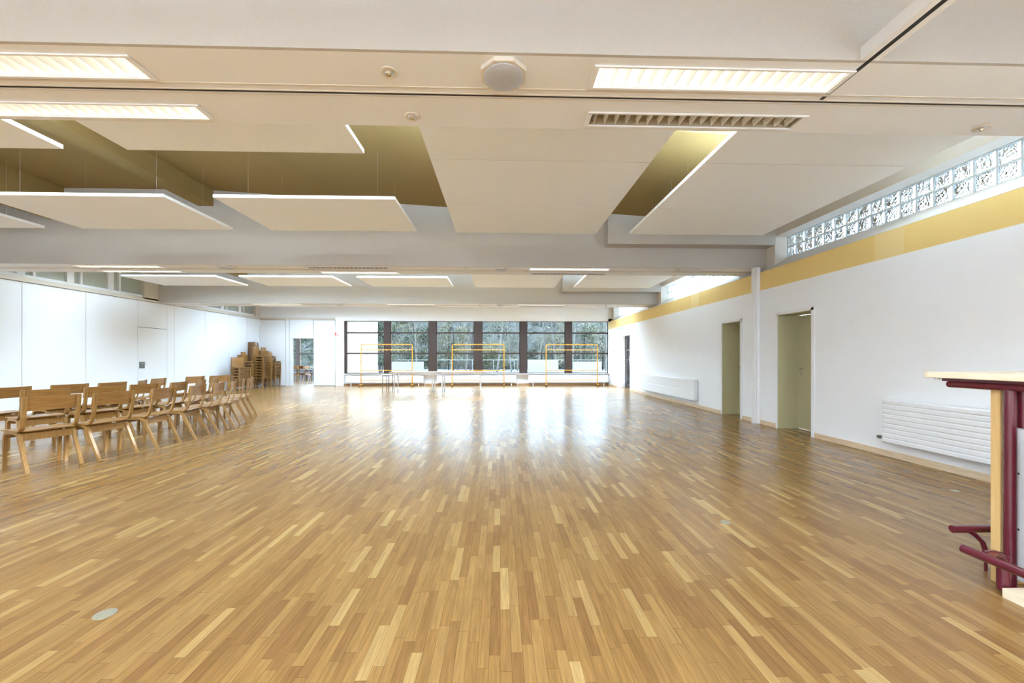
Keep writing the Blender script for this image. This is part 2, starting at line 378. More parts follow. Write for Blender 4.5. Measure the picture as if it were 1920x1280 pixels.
# glass-block windows
wn = 1
for bi, (a, b) in enumerate(NICHES):
    d = empty('window_%d' % wn, (XG, (a+b)/2, 3.1)); L = d.location
    tag(d, ['row of wavy glass blocks high on the right wall, nearest the viewer',
            'row of wavy glass blocks high on the right wall, middle bay',
            'row of wavy glass blocks high on the right wall, by the end windows'][bi], 'window', None, 'structure'); wn += 1
    P = .2075; n = int((b-a)/P)
    mb = MB(); mo = MB()
    for k in range(n):
        y1 = b-.015-k*P; y0 = y1-P+.018
        for r in range(2):
            z0 = 3.10+.004+r*.19; z1 = z0+.172
            # pillow-faced block
            f = .022; vs = [(XG+.0, y0, z0), (XG+.0, y1, z0), (XG+.0, y1, z1), (XG+.0, y0, z1),
                            (XG-.014, y0+f, z0+f), (XG-.014, y1-f, z0+f), (XG-.014, y1-f, z1-f), (XG-.014, y0+f, z1-f)]
            mb.add(vs, [(4, 5, 6, 7), (0, 1, 5, 4), (1, 2, 6, 5), (2, 3, 7, 6), (3, 0, 4, 7)])
        mo.box(XG-.004, XG+.05, y0-.018, y0, 3.10, 3.48)
    y1 = b; mo.box(XG-.004, XG+.05, b-.015, b, 3.10, 3.48)
    for z0, z1 in ((3.10, 3.104), (3.276, 3.294), (3.466, 3.48)): mo.box(XG-.0035, XG+.05, a, b, z0, z1)
    mb.build('glass_blocks', 'block', d, loc=L); mo.build('mortar', 'mortar', d, loc=L)
    if b-n*P > a: MB().box(XG-.004, XG+.05, a, b-n*P, 3.1, 3.48).build('end_mortar', 'mortar', d, loc=L)

# ------------------------------------------------------------ ceiling slabs, joists, beams
FIXX = [-7.1, -2.87, 1.33]; FIXY = (.175, .60); FIXW = (.17, .14)
segs = [YB]+BEAMS+[YE]
spans = [(YB, BEAMS[0])]+[(BEAMS[i]+BW, segs[i+2]) for i in range(3)]
for i, (a, b) in enumerate(spans):
    mb = MB()
    for (c, e) in (((a, -5.4), (-3.1, -2.25), (-.75, b)) if i == 0 else ((a, 3.0), (4.55, b)) if i == 1 else ((a, a+1.0), (b-1.5, b)) if i == 2 else ((a, a+1.3), (b-1.6, b))):      # openings added in the unseen slab to let sky light in
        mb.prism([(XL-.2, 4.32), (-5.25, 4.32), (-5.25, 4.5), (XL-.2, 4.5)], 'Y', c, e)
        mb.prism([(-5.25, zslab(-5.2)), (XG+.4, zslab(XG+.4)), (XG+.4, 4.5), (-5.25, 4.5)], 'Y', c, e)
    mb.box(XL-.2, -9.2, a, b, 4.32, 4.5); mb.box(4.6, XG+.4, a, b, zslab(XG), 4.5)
    struct('ceiling', mb, 'slab', 'bounce-tinted ochre brown ceiling slab above the hanging white panels, %s' % ['over the viewer', 'nearest bay', 'middle bay', 'bay by the end windows'][i], 'ceiling')
    if i >= 1:
        rl = empty('window_%d' % (18+i), (-2.7, (a+b)/2, 4.5)); tag(rl, 'flat rooflight added unseen over the %s for light' % ['nearest bay', 'middle bay', 'bay by the end windows'][i-1], 'fill_rooflight', None, 'structure'); L = rl.location  # invented pane and frame, added out of view to bring daylight into the hall
        MB().box(-10.35, 5.0, a+.3, b-.4, 4.52, 4.53).build('pane', 'clearglass', rl, loc=L)
        mb = MB()
        for k in range(8): mb.box(-9.6+k*1.96, -9.55+k*1.96, a+.3, b-.4, 4.45, 4.53)
        mb.build('frame', 'white', rl, loc=L)
    if i in (0, 3): continue
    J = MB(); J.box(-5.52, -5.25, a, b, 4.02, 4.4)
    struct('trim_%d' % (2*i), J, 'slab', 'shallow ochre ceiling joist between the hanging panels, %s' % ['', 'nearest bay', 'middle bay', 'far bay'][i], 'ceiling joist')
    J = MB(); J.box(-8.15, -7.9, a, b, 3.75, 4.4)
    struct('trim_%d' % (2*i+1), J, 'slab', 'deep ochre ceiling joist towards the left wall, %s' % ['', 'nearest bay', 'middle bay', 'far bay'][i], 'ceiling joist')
    J = MB(); J.box(1.96, XP, b-.26, b, 3.32, 4.4)
    struct('trim_%d' % (10+i), J, 'beam', 'boxed-in step on the upper right of the cross beam, %s' % ['', 'nearest bay', 'middle bay', 'over the end windows'][i], 'ceiling box')
for i, y in enumerate(BEAMS+[BEAMS[0]-5.25]):
    bm_ = empty('ceiling_beam', (-2.8, y+BW/2, ZB)); L = bm_.location
    tag(bm_, ['warm grey cross beam nearest the viewer with a black track slot in its white underside', 'warm grey cross beam in the middle of the hall',
              'warm grey cross beam farthest away in front of the end windows', 'warm grey cross beam behind the viewer'][i], 'beam', None, 'structure')
    MB().box(XL, XP, y, y+BW, ZB+.075, 4.4).box(XL, XP, y, y+.02, ZB, ZB+.075).box(XL, XP, y+BW-.02, y+BW, ZB+.02, ZB+.075).build('beam_body', 'beam', bm_, loc=L)
    sl = y+.37
    for s_ in range(2):
        ya, yb = ((y+.02, sl-.022), (sl+.022, y+BW))[s_]; fy = y+FIXY[s_]; q = FIXW[s_]/2
        mb = MB(); xa = XL
        if i < 3:
            mb.box(XL, XP, ya, fy-q, ZB, ZB+.02); mb.box(XL, XP, fy+q, yb, ZB, ZB+.02)
            for cx in FIXX:
                mb.box(xa, cx+.06*s_-.75, fy-q, fy+q, ZB, ZB+.02); xa = cx+.06*s_+.75
            mb.box(xa, XP, fy-q, fy+q, ZB, ZB+.02)
        else: mb.box(XL, XP, ya, yb, ZB, ZB+.02)
        mb.build('soffit_board', 'soffit', bm_, loc=L)
    mb = MB(); mb.box(XL, XP, sl-.022, sl-.014, ZB-.006, ZB+.02); mb.box(XL, XP, sl+.014, sl+.022, ZB-.006, ZB+.02)
    mb.box(XL, XP, sl-.075, sl-.06, ZB-.004, ZB)
    mb.build('track_profile', 'cream', bm_, loc=L)
    MB().box(XL, XP, sl-.014, sl+.014, ZB+.012, ZB+.0199).build('track_slot', 'black', bm_, loc=L)
    MB().box(XL, XP, sl-.014, sl+.014, ZB+.003, ZB+.012).build('track_rail', 'black', bm_, loc=L)
# track running back over the viewer
tk = empty('ceiling_track', (2.115, 0, ZB)); tag(tk, 'white partition track running diagonally out of the top right corner, black slot in the middle', 'track', None, 'structure'); L = tk.location
sy = BEAMS[0]+.37-.022
mb = MB(); mb.box(2.06, 2.101, YB, BEAMS[0]-.001, ZB, ZB+.075); mb.box(2.129, 2.17, YB, BEAMS[0]-.001, ZB, ZB+.075)
mb.box(2.101, 2.129, YB, BEAMS[0]-.001, ZB+.02, ZB+.075)
mb.build('profile', 'soffit', tk, loc=L)
MB().box(2.101, 2.129, YB, sy, ZB-.001, ZB+.019).build('slot', 'black', tk, loc=L)

# hanging acoustic panels
COLS = [(-9.8, -7.4), (-6.8, -4.4), (-3.77, -1.4), (-.74, 1.62), (2.2, 4.5)]
ZP = CAMZ+2.1
cn = ['leftmost column', 'second column from the left', 'third column from the left', 'fourth column from the left', 'rightmost column']
bn = ['nearest bay', 'middle bay', 'farthest bay']
def panel(x0, x1, y0, y1, z, label, grp):
    o = MB().box(x0, x1, y0, y1, z, z+.04).build('acoustic_panel', 'acoustic', loc=((x0+x1)/2, (y0+y1)/2, z))
    tag(o, label, 'ceiling panel', grp)
    if 'near row' not in label and x0 > -1:      # joint strip to the panel in front
        w_, d_ = (x1-x0)/2, (y1-y0)/2
        MB().box(-w_, w_, -d_-.0095, -d_, .004, .03).build('joint_strip', 'grey', o)
    for x in (x0+.3, x1-.3):
        for y in (y0+.25, y1-.25): MB().tube([(x-(x0+x1)/2, y-(y0+y1)/2, .05), (x-(x0+x1)/2, y-(y0+y1)/2, (4.32 if x < -5.25 else zslab(x))-z)], .0009, 4).build('hanger', 'alu', o)
for bi in range(2):
    oy = 5.25*bi
    for ci, (x0, x1) in enumerate(COLS):
        if ci < 3: rows = [(3.02, 4.16, 'near row'), (5.36, 6.72, 'back row')]
        else: rows = [(3.0, 4.262, 'near row'), (4.272, 5.512, 'middle row'), (5.522, 6.75, 'back row')]
        for ri, (y0, y1, rn) in enumerate(rows):
            z = ZP+(0 if ci < 3 else (.0, .012, .024)[2-ri] if False else 0)
            panel(x0, x1, y0+oy, y1+oy, z, 'white hanging acoustic panel, %s of the %s, %s' % (rn, cn[ci], bn[bi]), 'acoustic panels under the ceiling')

# ------------------------------------------------------------ luminaires, spots, speakers
def luminaire(xc, yc, lit, label, ln=1.5, wd=.17):
    d = empty('louvre_light', (xc, yc, ZB)); tag(d, label, 'ceiling light', 'louvre lights in the beam undersides')
    h = ln/2; q = wd/2
    mb = MB(); mb.box(-h-.03, h+.03, -q-.015, -q, -.012, -.001); mb.box(-h-.03, h+.03, q, q+.015, -.012, -.001)
    mb.box(-h-.03, -h, -q, q, -.012, -.001); mb.box(h, h+.03, -q, q, -.012, -.001)
    mb.build('frame', 'white', d, bevel=.002)
    mb = MB(); mb.box(-h, h, -q, q, .066, .072)
    mb.box(-h, h, -q, -q+.004, .0, .066); mb.box(-h, h, q-.004, q, .0, .066); mb.box(-h, -h+.004, -q, q, .0, .066); mb.box(h-.004, h, -q, q, .0, .066)
    mb.build('reflector', 'lamp' if lit else 'lampoff', d)
    n = 19; bl = None
    for k in range(n):
        x = -h+ln*(k+.5)/n; q2 = q-.005
        if bl is None:
            bl = MB().add([(-.0015, -q2, .002), (.0015, -q2, .002), (.0015, q2, .002), (-.0015, q2, .002),
                (-.009, -q2, .048), (.009, -q2, .048), (.009, q2, .048), (-.009, q2, .048)],
               [(3, 2, 1, 0), (4, 5, 6, 7), (0, 1, 5, 4), (1, 2, 6, 5), (2, 3, 7, 6), (3, 0, 4, 7)]).build('louvre_blade', 'louvre', d); o = bl
        else: o = bl.copy(); COL.objects.link(o)
        o.location = (x, 0, 0)
fx = [-7.1, -2.87, 1.33]; fn = ['left', 'middle', 'right']
lits = [{(0, 0): 1, (0, 1): 1, (1, 0): 1, (1, 1): 1, (2, 0): 1, (2, 1): 0}, {(0, 0): 1, (0, 1): 1, (1, 0): 0, (1, 1): 1, (2, 0): 1, (2, 1): 0},
        {(0, 0): 1, (0, 1): 1, (1, 0): 1, (1, 1): 0, (2, 0): 1, (2, 1): 0}]
bnm = ['nearest beam', 'middle beam', 'farthest beam']
for bi, y in enumerate(BEAMS):
    for ci in range(3):
        for s in range(2):
            lit = lits[bi][(ci, s)]
            luminaire(fx[ci]+(.0 if s == 0 else .06), y+(.175 if s == 0 else .60), lit,
                      '%s louvre ceiling light, %s one on the %s side of the %s' % ('glowing' if lit else 'unlit', fn[ci], ('front', 'back')[s], bnm[bi]),
                      wd=(.17 if s == 0 else .14))
def spot(x, y, label):
    d = empty('downlight', (x, y, ZB)); tag(d, label, 'downlight', 'small round downlights in the beam undersides')
    MB().lathe([(.048, -.001), (.052, -.006), (.048, -.012), (.032, -.012), (.030, -.009)]).build('trim_ring', 'cream', d, smooth=True)
    MB().lathe([(.030, -.011), (.020, -.016), (.018, -.020)]).build('socket_ring', 'alu', d, smooth=True)
    MB().lathe([(.014, -.020), (.012, -.030), (.002, -.032)]).build('bulb', 'bulb', d, smooth=True)
for bi, y in enumerate(BEAMS):
    for x, q, s in ((-.66, .165, 'left of the round speaker'), (-.62, .60, 'behind the track slot, left of the speaker'), (3.42, .13, 'in front of the track slot towards the right wall'), (3.55, .62, 'behind the track slot towards the right wall')):
        if x == 3.42 and bi == 0: continue
        spot(x, y+q, 'small round downlight, %s, %s' % (bnm[bi], s))
for bi, y in enumerate(BEAMS):
    for x, nm in ((.02, 'centre'), (-5.1, 'left part')):
        d = empty('ceiling_speaker', (x, y+.155, ZB)); tag(d, 'round grey mesh loudspeaker on a cream octagonal ring, %s of the %s' % (nm, bnm[bi]), 'loudspeaker', 'ceiling loudspeakers')
        oct_ = [(.145*math.cos(math.radians(22.5+45*k)), .145*math.sin(math.radians(22.5+45*k))) for k in range(8)]
        MB().prism(oct_, 'Z', -.03, -.001).build('ring', 'cream', d, bevel=.006)
        MB().lathe([(.117, -.029), (.117, -.036), (.10, -.046), (.05, -.052), (.001, -.053)], n=40).build('grille', 'mesh', d, smooth=True)
        mb = MB()
        for k in range(4):
            an = math.radians(45+90*k); mb.lathe([(.004, -.030), (.004, -.033)], (.128*math.cos(an), .128*math.sin(an), 0), 8)
        mb.build('screw', 'alu', d)

# ------------------------------------------------------------ left wall: movable white panels, clerestory
wl = empty('wall_left'); tag(wl, 'left wall of tall white partition panels with fine dark joints', 'wall', None, 'structure')
MB().box(XL-.2, XL-.03, YB, YE, 0, 3.0).build('backing', 'seam', wl)
ys = [YB, 1.5, 3.6, 5.7, 7.8]+[ray(p, 600, X=XL).y for p in (41, 161, 258, 327)]
ys += [ray(p, 600, X=XL).y for p in (385, 430, 463)]+[YE]
DOORY = (ray(258, 600, X=XL).y, ray(313, 600, X=XL).y)
for i in range(len(ys)-1):
    a, b = ys[i], ys[i+1]
    if abs(a-DOORY[0]) < .01: a = DOORY[1]
    MB().box(XL-.04, XL, a+.006, b-.006, .012, 2.93).build('panel', 'panelwhite', wl)
MB().box(XL-.05, XL+.03, YB, YE, 2.94, 3.04).build('head_track', 'cream', wl)
mb = MB()
for by in BEAMS: mb.box(XL-.2, XL+.03, by-.5, by+BW+.12, 3.0, 4.3)
mb.box(XL-.2, XL+.03, YE-.35, YE, 3.0, 4.3)
mb.build('upper_pier', 'cream', wl)
MB().box(XL-.4, XL-.2, YB, YE, 2.9, 4.4).build('outer_skin', 'wall', wl)
d = empty('door_4', (XL, sum(DOORY)/2, 0)); L = d.location
tag(d, 'flush white door in the left partition with a small black lever plate', 'door', None, 'structure')
MB().box(XL-.04, XL, DOORY[0]+.006, DOORY[1]-.006, .012, 2.14).build('leaf', 'panelwhite', d, loc=L)
MB().box(XL-.04, XL, DOORY[0]+.006, DOORY[1]-.006, 2.155, 2.93).build('overpanel', 'panelwhite', d, loc=L)
hy = ray(266, 682, X=XL).y
MB().box(XL, XL+.012, hy-.09, hy+.09, .93, 1.12).build('handle_plate', 'grey', d, loc=L, bevel=.005)
MB().tube([(XL+.01, hy-.04, 1.06), (XL+.05, hy-.04, 1.06), (XL+.05, hy+.08, 1.06)], .012).build('handle', 'chrome', d, loc=L, smooth=True)
for bi in range(3):
    a = BEAMS[bi]+BW+.12; b = (BEAMS+[YE+.15])[bi+1]-.5
    d = empty('window_%d' % wn, (XL, (a+b)/2, 3.04)); L = d.location; wn += 1
    tag(d, 'white framed grey-green glazed strip above the left partition, %s' % ['nearest bay', 'middle bay', 'bay by the chair stacks'][bi], 'window', None, 'structure')
    mb = MB(); mb.box(XL-.12, XL-.02, a, b, 3.041, 3.11); mb.box(XL-.12, XL-.02, a, b, 4.2, 4.3)
    n = 5; st = (b-a)/4.6
    off = 5.25*bi
    for k in range(5):
        y0 = b-.02-k*1.03-1.02
        if y0 < a: break
        mb.box(XL-.12, XL-.02, y0, y0+.16 if y0+.16 < b else b, 3.1, 4.25)
        if y0+.36 < b: mb.box(XL-.12, XL-.02, y0+.31, y0+.36, 3.1, 4.25)
    mb.build('frame', 'white', d, loc=L)
    MB().box(XL-.09, XL-.08, a, b, 3.1, 4.25).build('pane', 'greyglass', d, loc=L)

# ------------------------------------------------------------ end wall: windows, lintel, sill
we = empty('wall_end'); tag(we, 'white end wall above and below the wide row of windows', 'wall', None, 'structure')
X0 = ray(645, 650, Y=YE).x; X1 = XR; ZS = .53; ZT = 2.88
mb = MB(); mb.box(X0-.15, XG+.4, YE, YE+.25, ZT, 4.4); mb.box(X0, XR+.4, YE, YE+.25, 0, ZS)
mb.box(ray(629, 650, Y=YE).x, X0, YE-.02, YE+.2, 0, 3.0); mb.box(XR, XG+.4, YE, YE+.25, 0, 3.0)
mb.build('plaster', 'wall', we)
MB().box(XL, X0-.15, YE, YE+.25, 3.0, 4.4).build('upper_plaster', 'wall', we)
MB().box(X0, XR, YE-.16, YE+.02, ZS-.025, ZS).build('sill_board', 'white', we)
MB().box(X0, XR, YE-.02, YE, 0, .09).build('baseboard', 'basedark', we)
posts = [(720.3, 732), (804, 818), (889, 903.7), (975, 987.7), (1060, 1072)]
px_edges = [645]+[v for p in posts for v in p]+[1147.5]
xs = [ray(p, 650, Y=YE).x for p in px_edges]; xs[0] = X0; xs[-1] = XR
wname = ['leftmost, white side wall behind it', 'second from the left', 'third from the left', 'fourth from the left', 'second from the right', 'rightmost, next to the exit door']
for k in range(6):
    a, b = xs[2*k], xs[2*k+1]
    d = empty('window_%d' % wn, ((a+b)/2, YE+.1, ZS)); L = d.location; wn += 1
    tag(d, 'tall brown framed window of three panes in the end wall, %s' % wname[k], 'window', None, 'structure')
    fw = .03; fm = 'brown'
    mb = MB(); mb.box(a, a+fw, YE+.05, YE+.12, ZS, ZT); mb.box(b-fw, b, YE+.05, YE+.12, ZS, ZT)
    mb.box(a, b, YE+.05, YE+.12, ZS, ZS+.04); mb.box(a, b, YE+.05, YE+.12, ZT-.03, ZT)
    for z in (1.43, 2.355): mb.box(a, b, YE+.05, YE+.12, z-.035, z+.035)
    if k == 0: mb.box(a, a+.12, YE+.03, YE+.12, ZS, ZT)
    mb.build('frame', 'alu' if False else 'brown', d, loc=L)
    for z0, z1 in ((ZS+.04, 1.395), (1.465, 2.32), (2.39, ZT-.03)):
        MB().box(a+fw, b-fw, YE+.08, YE+.088, z0, z1).build('pane', 'glass', d, loc=L)
for k in range(5):
    a, b = xs[2*k+1], xs[2*k+2]
    struct('window_post', MB().box(a, b, YE-.02, YE+.16, ZS, ZT), 'brown', 'wide brown timber post between end windows, %s from the left' % ['first', 'second', 'third', 'fourth', 'fifth'][k], 'window post', bevel=.004)

# end wall left part: movable panels with a doorway
PX = lambda p: ray(p, 650, Y=YE).x
we2 = empty('wall_end_left'); tag(we2, 'white movable panels left of the end windows, with an open doorway', 'wall', None, 'structure')
dx0, dx1 = PX(548.4), PX(587); zt = ray(560, 634.5, Y=YE).z
zl = ray(540, 600, Y=YE).z
for (a, b, z0, z1) in ((XL, PX(535), .015, zl), (PX(536), PX(542), 0, zl+.02), (PX(543), dx1, zt+.012, zl), (PX(543), dx0, 0, zt), (dx1+.02, PX(628), .015, zl)):
    MB().box(a+.005, b-.005, YE, YE+.1, z0, z1).build('panel', 'panelwhite', we2)
MB().box(XL, PX(629), YE-.015, YE+.1, zl+.025, 3.02).build('head_track', 'cream', we2)
mb = MB(); mb.box(XL, PX(535), YE-.004, YE+.02, 0, .015); mb.box(dx1+.02, PX(628), YE-.004, YE+.02, 0, .015)
mb.box(XL, PX(535), YE-.002, YE+.02, zl, zl+.02); mb.box(dx1+.02, PX(628), YE-.002, YE+.02, zl, zl+.02)
mb.box(XL, dx0-.3, YE+.1, YE+.12, 0, 3.0); mb.box(dx1+.05, X0-.16, YE+.1, YE+.12, 0, 3.0)
mb.build('joint', 'seam', we2)
# room beyond
nb = empty('wall_next_room'); XN = -15.0; tag(nb, 'white walls of the room seen through the doorway', 'wall', None, 'structure')
mb = MB(); mb.box(XN, XL-.4, YE+.2, YE+.4, 0, 3.0); mb.box(XW-.0, XW+.2, YE+.25, YN+.2, -.1, 3.6); mb.box(XN, XW, YN, YN+.2, 0, .5); mb.box(XN, XW, YN, YN+.2, 2.6, 3.0)
mb.build('plaster', 'render', nb)
MB().box(XN, XW+.5, YE+.25, YN+.7, 3.6, 3.75).build('roof', 'beam', nb)
MB().box(XN, XW, YE+.25, YN, 3.0, 3.1).build('upper_ceiling', 'wall', nb)
d = empty('window_%d' % wn, ((XL+XW)/2, YN, .5)); L = d.location; wn += 1
tag(d, 'brown framed window seen through the open doorway left of the end windows', 'window', None, 'structure')
mb = MB()
px0 = ray(553.5, 650, Y=YN).x; px1 = ray(561, 650, Y=YN).x
for c0, c1 in ((XN, XN+.08), (px0, px1), (XW-.08, XW)): mb.box(c0, c1, YN+.02, YN+.14, .5, 2.6)
for z in (.53, 1.45, 2.57): mb.box(XN, XW, YN+.04, YN+.12, z-.035, z+.035)
mb.build('frame', 'brown', d, loc=L)
MB().box(XN, XW, YN+.07, YN+.078, .5, 2.6).build('pane', 'glass', d, loc=L)

struct('wall_back', MB().box(XL, XR+.5, YB-.2, YB, 0, 4.4), 'wall', 'white wall closing the hall behind the viewer', 'wall')
struct('ceiling', MB().box(XL+.6, XR-.4, .1, 1.55, 3.35, 3.40), 'acoustic', 'unseen white board added over the viewer to shade the nearest beam', 'ceiling')  # added out of view to keep sky light off the nearest beam face
# ------------------------------------------------------------ pipe column on the right wall
pc = empty('pipe_column', (4.84, 7.46, 0)); L = pc.location
tag(pc, 'slim white boxed pipe column on the right wall between the two khaki doors', 'column', None, 'structure')
MB().box(4.79, 4.825, 7.40, 7.50, 0, ZB).build('front_casing', 'white', pc, loc=L, bevel=.006)
MB().box(4.828, 4.90, 7.39, 7.51, 0, ZB).build('back_casing', 'wall', pc, loc=L, bevel=.012)

# ------------------------------------------------------------ radiators
def radiator_r(y0, y1, z0, z1, label, ribs, vy):
    d = empty('radiator', (XR, (y0+y1)/2, 0)); L = d.location; tag(d, label, 'radiator')
    x1 = XR-.09; x0 = x1-.02
    mb = MB(); n = ribs; hh = (z1-z0)/n
    for k in range(n): mb.prism([(x0-.006, z0+k*hh+.012), (x0+.006, z0+k*hh), (x1, z0+k*hh), (x1, z0+(k+1)*hh), (x0+.006, z0+(k+1)*hh), (x0-.006, z0+(k+1)*hh-.012)], 'Y', y0, y1)
    mb.build('ribbed_front', 'white', d, loc=L)
    mb = MB(); mb.box(x1, XR-.02, y0, y0+.012, z0, z1); mb.box(x1, XR-.02, y1-.012, y1, z0, z1); mb.box(x1, XR-.02, y0, y1, z1-.012, z1)
    mb.build('side_cover', 'white', d, loc=L)
    mb = MB(); mb.box(XR-.02, XR, y0+.1, y0+.14, z0, z1-.05); mb.box(XR-.02, XR, y1-.14, y1-.1, z0, z1-.05)
    mb.build('bracket', 'grey', d, loc=L)
    v = MB().tube([(XR-.07, y1+.0, z0+.05), (XR-.07, y1+.05, z0+.05)], .012).build('valve', 'chrome', d, loc=L)
    MB().lathe([(.018, 0), (.022, .02), (.020, .05), (.012, .055)], (0, 0, 0), 14).build('valve_knob', 'grey', v).matrix_local = Matrix.Translation(Vector((XR-.07, y1+.05, z0+.05))-Vector(L)) @ Matrix.Rotation(-math.pi/2, 4, 'X')
r1far = ray(1656, 748, X=XR-.1).y; zt1 = ray(1656, 748, X=XR-.1).z; zb1 = ray(1656, 828, X=XR-.1).z
radiator_r(2.1, r1far, zb1, zt1, 'long white ribbed radiator low on the right wall behind the bar counter', 9, 0)
yn_ = ray(1302, 712, X=XR-.1).y; yf_ = ray(1202, 703, X=XR-.1).y
radiator_r(yn_, yf_, ray(1302, 752, X=XR-.1).z, ray(1302, 712, X=XR-.1).z, 'white flat radiator on the right wall between far door and exit door', 2, 0)
# convectors under the end windows
for k, (p0, p1) in enumerate(((650, 795), (820, 968), (990, 1140))):
    a, b = PX(p0), PX(p1)
    d = empty('convector', ((a+b)/2, YE-.08, 0)); L = d.location
    tag(d, 'low white convector under the end windows, %s of three' % ['leftmost', 'middle', 'rightmost'][k], 'radiator')
    MB().box(a, b, YE-.13, YE-.05, .13, .46).build('body', 'white', d, loc=L, bevel=.008)
    mb = MB()
    for q in range(40): xq = a+.05+(b-a-.1)*q/39; mb.box(xq, xq+.012, YE-.125, YE-.055, .459, .466)
    mb.build('top_grille', 'alu', d, loc=L)
    MB().tube([(b-.02, YE-.09, .15), (b+.06, YE-.09, .15)], .015).build('valve', 'grey', d, loc=L)
    MB().tube([(b+.06, YE-.09, .17), (b+.06, YE-.09, 0)], .008).build('pipe', 'white', d, loc=L)
    mb = MB(); mb.box(a+.2, a+.24, YE-.11, YE-.07, 0, .131); mb.box(b-.24, b-.2, YE-.11, YE-.07, 0, .131); mb.build('foot', 'white', d, loc=L)

# ------------------------------------------------------------ coat racks
def coat_rack(p0, p1, Y, label):
    a, b = ray(p0, 720, Y=Y).x, ray(p1, 720, Y=Y).x; h = 1.81; w2 = (b-a)/2; r = .021
    d = empty('coat_rack', ((a+b)/2, Y, 0)); tag(d, label, 'coat rack', 'wheeled coat racks in front of the end windows')
    c = .07
    mb = MB()
    pts = [(-w2, 0, .07), (-w2, 0, h-c)]+[(-w2+c-c*math.cos(t), 0, h-c+c*math.sin(t)) for t in (math.pi/6, math.pi/3)]+[(-w2+c, 0, h), (w2-c, 0, h)]
    pts += [(w2-c+c*math.sin(t), 0, h-c+c*math.cos(t)) for t in (math.pi/6, math.pi/3)]+[(w2, 0, h-c), (w2, 0, .07)]
    mb.tube(pts, r, 10); mb.build('main_hoop', 'rack', d, smooth=True)
    for z, rr in ((1.58, .018), (.69, .018), (.27, .016)):
        MB().tube([(-w2, 0, z), (w2, 0, z)], rr, 8).build('cross_rail', 'rack', d, smooth=True)
    for s in (-1, 1):
        MB().tube([(s*w2, -.25, .075), (s*w2, .2, .075)], .022, 8).build('foot_bar', 'rack', d, smooth=True)
        for q in (-.23, .18):
            wv = MB().tube([(s*w2-.014, q, .032), (s*w2+.014, q, .032)], .032, 14).build('castor', 'rubber', d)
    for z in (h, 1.58):
        mb = MB(); n = 13
        for k in range(n):
            x = -w2+.12+(2*w2-.24)*k/(n-1)
            for s in (-1, 1): mb.tube([(x, s*.0, z-.01), (x, s*.05, z-.035), (x, s*.085, z-.02), (x, s*.095, z+.025)], .008, 6)
        mb.build('hook_row', 'rack', d, smooth=True)
coat_rack(677, 773, 17.35, 'orange-yellow tubular coat rack on castors, leftmost of the three')
coat_rack(848, 945, 17.35, 'orange-yellow tubular coat rack on castors, middle of the three')
coat_rack(1024, 1120, 17.35, 'orange-yellow tubular coat rack on castors, rightmost of the three')

# ------------------------------------------------------------ folding tables before the racks
def folding_table(pa, pb, la, lb, Y, label):
    a, b = ray(pa, 700, Y=Y).x, ray(pb, 700, Y=Y).x; xa, xb = ray(la, 700, Y=Y).x, ray(lb, 700, Y=Y).x; cx = (a+b)/2
    d = empty('folding_table', (cx, Y, 0)); tag(d, label, 'table', 'long tables in front of the coat racks')
    MB().box(a-cx, b-cx, -.35, .35, .69, .72).build('tabletop', 'tabletop', d, bevel=.004)
    MB().box(a-cx+.15, b-cx-.15, -.28, .28, .655, .69).build('frame', 'white', d)
    for lx in (xa, xb):
        for q in (-.26, .26): MB().tube([(lx-cx, q, 0), (lx-cx, q, .66)], .022, 10).build('leg', 'white', d, smooth=True)
        MB().tube([(lx-cx, -.26, .12), (lx-cx, .26, .12)], .014, 8).build('stretcher', 'white', d)
folding_table(734, 822, 743, 813, 14.95, 'long wood-topped table with white legs, left one of the joined pair')
folding_table(822.5, 911, 832, 901, 14.95, 'long wood-topped table with white legs, right one of the joined pair')
# small side table
a, b = ray(721.5, 702, Y=14.9).x, ray(733.5, 702, Y=14.9).x
d = empty('side_table', ((a+b)/2, 14.9, 0)); tag(d, 'narrow dark-legged frame table at the left end of the long tables', 'table')
w2 = (b-a)/2
MB().box(-w2-.02, w2-.0, -.3, .3, .60, .622).build('tabletop', 'white', d)
for sx in (-1, 1):
    for q in (-.27, .27): MB().box(sx*w2-.011-(0 if sx < 0 else .014), sx*w2+.011-(0 if sx < 0 else .014), q-.011, q+.011, 0, .60).build('leg', 'grey', d)
MB().box(-w2, w2-.02, -.28, -.26, .575, .60).build('rail', 'grey', d)

